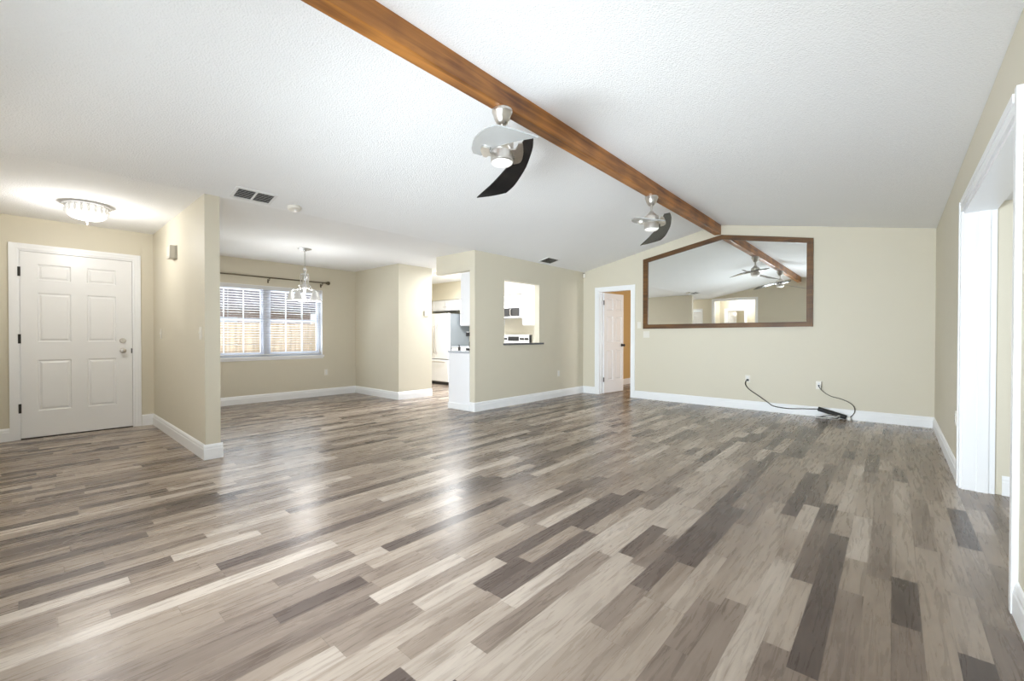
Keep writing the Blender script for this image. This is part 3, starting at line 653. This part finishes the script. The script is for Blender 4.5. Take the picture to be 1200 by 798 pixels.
dc = thing('door_chime', 'greige door chime box high on the short partition', 'door chime', (-5.80, YW, 2.02))
obj('housing', B((-0.075, 0.075, -0.066, -0.012, -0.068, 0.068), bev=0.006), m_greige, dc); obj('base', B((-0.078, 0.078, -0.012, -0.0005, -0.071, 0.071)), m_greige, dc)
obj('grille', B(*[(-0.05, 0.05, -0.0672, -0.0655, -0.04+k*0.02, -0.03+k*0.02) for k in range(5)]), m_plate, dc)

# ------------------------------------------------------------------ power strip and cables below the mirror
yc = YF-0.03
ps = thing('power_strip', 'black power strip with its cord under the mirror on the floor', 'power strip', (-0.65, YF-0.055, 0))
bm = newbm(); box(bm, -0.165, 0.165, -0.028, 0.028, -0.022, 0.022); bevel(bm, 0.006)
Rm = Matrix.Translation((0.02, 0, 0.075)) @ Matrix.Rotation(math.radians(15), 4, 'Y') @ Matrix.Rotation(math.radians(-35), 4, 'X')
bmesh.ops.transform(bm, matrix=Rm, verts=bm.verts); obj('body', bm, m_black, ps)
bm = newbm()
for k in range(5): box(bm, -0.125+k*0.05, -0.095+k*0.05, -0.012, 0.012, 0.022, 0.0235)
bmesh.ops.transform(bm, matrix=Rm, verts=bm.verts); obj('sockets', bm, m_dark, ps)
bm = newbm(); pts = [(-1.693, YF-0.012, 0.46), (-1.70, YF-0.05, 0.452), (-1.715, yc, 0.393), (-1.667, yc, 0.32), (-1.54, yc, 0.232), (-1.407, yc, 0.138), (-1.332, yc, 0.092), (-1.151, yc-0.01, 0.078), (-0.977, yc-0.01, 0.094), (-0.85, yc-0.02, 0.105), (-0.75, yc-0.025, 0.118)]
tube(bm, [(p[0]+0.65, p[1]-YF+0.055, p[2]) for p in pts], 0.0065, 8, 6); obj('cord', bm, m_cord, ps, True)
bm = newbm(); box(bm, -1.052, -1.020, 0.02, 0.047, 0.441, 0.474); bevel(bm, 0.005); obj('plug', bm, m_black, ps)
cc = thing('loose_cable', 'thin dark cable curling from the right outlet to the power strip', 'cable', (-0.785, YF-0.02, 0.44))
pts = [(-0.785, YF-0.009, 0.432), (-0.775, YF-0.03, 0.41), (-0.73, yc, 0.357), (-0.649, yc, 0.304), (-0.539, yc, 0.276), (-0.447, yc, 0.236), (-0.395, yc, 0.184), (-0.386, yc, 0.118), (-0.405, yc-0.01, 0.075), (-0.425, yc-0.02, 0.05), (-0.435, yc-0.03, 0.035)]
bm = newbm(); tube(bm, [(p[0]+0.785, p[1]-YF+0.02, p[2]-0.44) for p in pts], 0.0045, 8, 6); tube(bm, [(0.03, -0.012, -0.05), (0.032, -0.012, 0.02), (0.031, -0.012, 0.06)], 0.003, 6); obj('cable', bm, m_cord, cc, True)
bm = newbm(); lathe(bm, [(0.010, 0.012), (0.010, -0.012), (0.006, -0.02)], 10, axis='y'); obj('wall_plug', bm, m_black, cc)
bm = newbm(); box(bm, 0.325, 0.362, -0.065, -0.03, -0.438, -0.398); bevel(bm, 0.004); o = obj('adapter', bm, m_wcord, cc); o['label'] = 'small white adapter'
cl = thing('tangled_cord', 'tangled white and dark cord loops lying by the power strip', 'cord', (-0.64, YF-0.155, 0))
random.seed(5)
for nm, m_, ph in (('pale_loop', m_wcord, 0.0), ('pale_loop', m_wcord, 1.7), ('dark_loop', m_cord, 0.9), ('dark_loop', m_cord, 2.6)):
    pts = []
    for k in range(9):
        a = 2*PI*k/9+ph; pts.append((-0.03+0.11*math.cos(a)*(1+0.3*random.random()), 0.0+0.035*math.sin(a), 0.012+0.04*max(0, math.sin(a+ph))+0.01*random.random()))
    bm = newbm(); tube(bm, pts, 0.004, 6, 5, closed=True); obj(nm, bm, m_, cl, True)

# ------------------------------------------------------------------ kitchen
def cabinet(name, label, x0, x1, y0, y1, z0, z1, face, ndoor, m=m_cab, cat_='cabinet', handles=True, toe=False):
    """box carcass with framed doors on one face ('y-' or 'x-')"""
    c = thing(name, label, cat_, ((x0+x1)/2, (y0+y1)/2, z0)); cx, cy = (x0+x1)/2, (y0+y1)/2
    hx, hy, h = (x1-x0)/2, (y1-y0)/2, z1-z0
    obj('carcass', B((-hx, hx, -hy, hy, 0 if not toe else 0.1, h), *([(-hx+0.05, hx-0.05, -hy+0.06, hy-0.002, 0, 0.1)] if toe else []), bev=0.003), m, c)
    span = hx if face[0] == 'y' else hy
    for k in range(ndoor):
        a = -span+0.01+k*(2*span-0.01)/ndoor; b = a+(2*span-0.01)/ndoor-0.01; zb = 0.02+(0.1 if toe else 0); zt = h-0.02
        bm = newbm()
        fr = 0.055
        parts = [(a, b, zb, zb+fr, 0.018), (a, b, zt-fr, zt, 0.018), (a, a+fr, zb+fr, zt-fr, 0.018), (b-fr, b, zb+fr, zt-fr, 0.018), (a+fr, b-fr, zb+fr, zt-fr, 0.009)]
        for p0, p1, q0, q1, d in parts:
            if face == 'y-': box(bm, p0, p1, -hy-d, -hy-0.0005, q0, q1)
            else: box(bm, -hx-d, -hx-0.0005, p0, p1, q0, q1)
        dr = obj('door', bm, m, c)
        bm = newbm(); kp = (b-0.03 if k % 2 == 0 else a+0.03); kz = (zb+0.07 if not toe else zt-0.07)
        if face == 'y-': lathe(bm, [(0.006, -hy-0.018), (0.006, -hy-0.03), (0.013, -hy-0.036), (0.010, -hy-0.042)], 12, c=(kp, 0, kz), axis='y')
        else: lathe(bm, [(0.006, -hx-0.018), (0.006, -hx-0.03), (0.013, -hx-0.036), (0.010, -hx-0.042)], 12, c=(0, kp, kz), axis='x')
        obj('knob', bm, m_nickel, dr, True)
    return c
CX0 = -5.245
cabinet('base_cabinet', 'white base cabinet end beside the kitchen entrance', CX0, XK-0.112, YK+0.012, KB-0.66, 0, 0.865, 'x-', 4, toe=True)
o = struct('trim_cabinet', B((CX0-0.01, XK-0.112, YK-0.006, YK+0.012, 0, 0.865)), m_cab, 'white end panel of the kitchen base cabinet', 'panel')
struct('trim_7', B((CX0-0.012, XK-0.112, YK-0.02, YK-0.006, 0, 0.09)), m_white, 'white base strip along the cabinet end panel', 'trim')
ct = thing('countertop', 'grey countertop with a sink facing the pass through', 'countertop', ((CX0+XK-0.112)/2, 5.7, 0.866))
obj('slab', B((-0.255, 0.234, YK-0.02-5.7, KB-0.62-5.7, 0, 0.036), bev=0.004), m_quartz, ct)
struct('trim_8', B((XK-0.127, XK-0.112, YK+0.12, KB-0.62, 0.902, 0.965)), m_quartz, 'low grey upstand along the kitchen counter', 'trim')
fc = thing('kitchen_faucet', 'white arched kitchen faucet behind the pass through', 'faucet', (-4.87, 5.22, 0.902))
bm = newbm(); tube(bm, [(0, 0, 0), (0, 0, 0.16), (-0.01, 0, 0.22), (-0.06, 0, 0.26), (-0.12, 0, 0.24), (-0.14, 0, 0.19)], 0.013, 12, 6); obj('spout', bm, m_chrome, fc, True)
bm = newbm(); lathe(bm, [(0.028, 0), (0.028, 0.012), (0.018, 0.03)], 18); obj('base', bm, m_chrome, fc, True)
bm = newbm(); tube(bm, [(0.0, 0.015, 0.06), (0.0, 0.05, 0.09), (0.0, 0.06, 0.15)], 0.008, 8, 4); obj('handle', bm, m_chrome, fc, True)
sl = thing('pass_through_sill', 'dark speckled granite sill of the kitchen pass through', 'sill', (XK-0.055, (PY0+PY1)/2, PZ0))
obj('slab', B((-0.10, 0.075, -(PY1-PY0)/2+0.001, (PY1-PY0)/2-0.001, 0.001, 0.031), (0.056, 0.085, -(PY1-PY0)/2-0.03, (PY1-PY0)/2+0.10, 0.001, 0.031), bev=0.003), m_gran, sl)
bt = thing('soap_bottle', 'small dark bottle on the counter end by the refrigerator', 'bottle', (-5.12, 4.52, 0.902))
bm = newbm(); lathe(bm, [(0.018, 0), (0.02, 0.01), (0.02, 0.05), (0.009, 0.062), (0.008, 0.07)], 14); obj('body', bm, m_dark, bt, True)
bm = newbm(); lathe(bm, [(0.006, 0.07), (0.006, 0.085)], 10); box(bm, -0.02, 0.008, -0.004, 0.004, 0.083, 0.09); obj('pump', bm, m_dark, bt)
cm = thing('coffee_maker', 'dark coffee maker on the counter below the wall cabinet', 'coffee maker', (-4.99, 4.72, 0.902))
obj('base', B((-0.10, 0.10, -0.09, 0.09, 0, 0.035), bev=0.006), m_black, cm); obj('column', B((0.02, 0.10, -0.085, 0.085, 0.035, 0.24), bev=0.004), m_black, cm); obj('brew_head', B((-0.10, 0.10, -0.088, 0.088, 0.225, 0.29), bev=0.008), m_black, cm)
bm = newbm(); lathe(bm, [(0.045, 0.037), (0.055, 0.06), (0.055, 0.12), (0.042, 0.155), (0.044, 0.165)], 20, c=(-0.04, 0, 0)); obj('carafe', bm, m_ventdark, cm, True)
cabinet('wall_cabinet', 'white wall cabinet beside the kitchen entrance', -5.10, XK-0.112, 4.54, 5.03, 1.30, 2.12, 'x-', 1)
cabinet('wall_cabinet', 'white wall cabinet inside the pass through at right', -5.135, XK-0.112, 6.09, KB-0.002, 1.335, 2.20, 'x-', 2)
cabinet('wall_cabinet', 'white wall cabinet above the microwave', -6.46, -5.69, KB-0.34, KB-0.002, 1.78, 1.998, 'y-', 2)
cabinet('wall_cabinet', 'white wall cabinet over the refrigerator', KL+0.05, -7.56, KB-0.36, KB-0.002, 1.74, 1.998, 'y-', 2)
cabinet('wall_cabinet', 'white wall cabinet between refrigerator and microwave', -7.555, -6.465, KB-0.34, KB-0.002, 1.37, 1.998, 'y-', 3)
cabinet('wall_cabinet', 'narrow white wall cabinet right of the microwave', -5.685, -5.14, KB-0.34, KB-0.002, 1.50, 1.998, 'y-', 1)
cabinet('base_cabinet', 'white base cabinet between refrigerator and stove', -7.555, -6.465, KB-0.6, KB-0.002, 0, 0.865, 'y-', 3, toe=True)
c2 = thing('countertop', 'grey countertop between refrigerator and stove', 'countertop', (-7.01, KB-0.31, 0.866)); obj('slab', B((-0.545, 0.543, -0.31, 0.308, 0, 0.036), bev=0.004), m_quartz, c2)
cabinet('base_cabinet', 'white base cabinet right of the stove', -5.685, XK-0.112, KB-0.6, KB-0.002, 0, 0.865, 'y-', 2, toe=True)
c3 = thing('countertop', 'grey countertop right of the stove', 'countertop', (-5.23, KB-0.31, 0.866)); obj('slab', B((-0.455, 0.452, -0.305, 0.308, 0, 0.036), bev=0.004), m_quartz, c3)

fr = thing('refrigerator', 'white french door refrigerator with grey sides', 'refrigerator', (-8.045, 6.72, 0)); fh = 1.66
obj('cabinet_body', B((-0.445, 0.445, -0.27, 0.31, 0.05, fh-0.01), bev=0.006), m_fside, fr)
obj('kick_plate', B((-0.44, 0.44, -0.30, -0.265, 0.005, 0.065)), m_black, fr)
for s in (-1, 1):
    a, b = (0.003, 0.445) if s > 0 else (-0.445, -0.003)
    d_ = obj('door', B((a, b, -0.345, -0.275, 0.60, fh), bev=0.012), m_steel, fr)
    hx_ = 0.04*s; bm = newbm(); tube(bm, [(hx_, -0.345, 0.74), (hx_, -0.385, 0.78), (hx_, -0.40, 1.05), (hx_, -0.385, 1.34), (hx_, -0.345, 1.38)], 0.012, 10, 5); obj('handle', bm, m_nickel, d_, True)
dw_ = obj('freezer_drawer', B((-0.445, 0.445, -0.345, -0.275, 0.075, 0.585), bev=0.012), m_steel, fr)
bm = newbm(); tube(bm, [(-0.33, -0.345, 0.535), (-0.30, -0.385, 0.535), (0.30, -0.385, 0.535), (0.33, -0.345, 0.535)], 0.012, 10); obj('handle', bm, m_nickel, dw_, True)
obj('hinge_cap_shadow', B((0.36, 0.44, -0.33, -0.28, fh, fh+0.012)), m_dark, fr)  # dark strip standing in for the shadow at the hinge cover

st = thing('stove', 'white stove with dark control display seen through the pass through', 'stove', (-6.075, 6.70, 0))
obj('body', B((-0.378, 0.378, -0.28, 0.33, 0.02, 0.90), bev=0.005), m_steel, st); obj('cooktop', B((-0.375, 0.375, -0.29, 0.28, 0.90, 0.914)), m_black, st)
obj('back_panel', B((-0.378, 0.372, 0.27, 0.335, 0.914, 1.165), bev=0.01), m_steel, st)
obj('side_trim', B((0.372, 0.382, 0.27, 0.335, 0.914, 1.16)), m_black, st)
obj('display', B((-0.22, 0.09, 0.264, 0.271, 1.03, 1.125)), m_black, st)
for x in (-0.33, -0.27, 0.15, 0.21, 0.28, 0.33):
    bm = newbm(); lathe(bm, [(0.024, 0.270), (0.022, 0.250), (0.018, 0.246)], 16, c=(x, 0, 1.075), axis='y'); box(bm, x-0.004, x+0.004, 0.238, 0.248, 1.055, 1.095); obj('knob', bm, m_dark, st, True)
od = obj('oven_door', B((-0.37, 0.37, -0.315, -0.282, 0.22, 0.86), bev=0.006), m_steel, st); obj('oven_window', B((-0.24, 0.24, -0.318, -0.314, 0.38, 0.68)), m_black, od)
bm = newbm(); tube(bm, [(-0.32, -0.315, 0.80), (-0.30, -0.35, 0.80), (0.30, -0.35, 0.80), (0.32, -0.315, 0.80)], 0.011, 10); obj('handle', bm, m_nickel, od, True)
for cx_, cy_, r_ in ((-0.19, -0.14, 0.1), (0.19, -0.14, 0.08), (-0.19, 0.13, 0.08), (0.19, 0.13, 0.1)):
    bm = newbm(); lathe(bm, [(r_, 0.914), (r_, 0.9155)], 28, c=(cx_, cy_, 0)); obj('burner', bm, m_ventdark, st)
mw = thing('microwave', 'dark fronted microwave mounted above the stove', 'microwave', (-6.075, 6.82, 1.51))
obj('body', B((-0.378, 0.378, -0.17, 0.228, 0.0, 0.265), bev=0.004), m_steel, mw)
obj('door', B((-0.376, 0.20, -0.20, -0.171, 0.03, 0.20), bev=0.004), m_black, mw); obj('control_panel', B((0.204, 0.376, -0.20, -0.171, 0.03, 0.20), bev=0.004), m_black, mw)
obj('top_grille', B((-0.376, 0.376, -0.20, -0.171, 0.204, 0.262)), m_steel, mw); obj('bottom_lip', B((-0.378, 0.378, -0.21, -0.171, 0.0, 0.027)), m_steel, mw)
bm = newbm(); tube(bm, [(0.17, -0.20, 0.05), (0.17, -0.225, 0.06), (0.17, -0.225, 0.17), (0.17, -0.20, 0.18)], 0.007, 8); obj('handle', bm, m_nickel, mw, True)
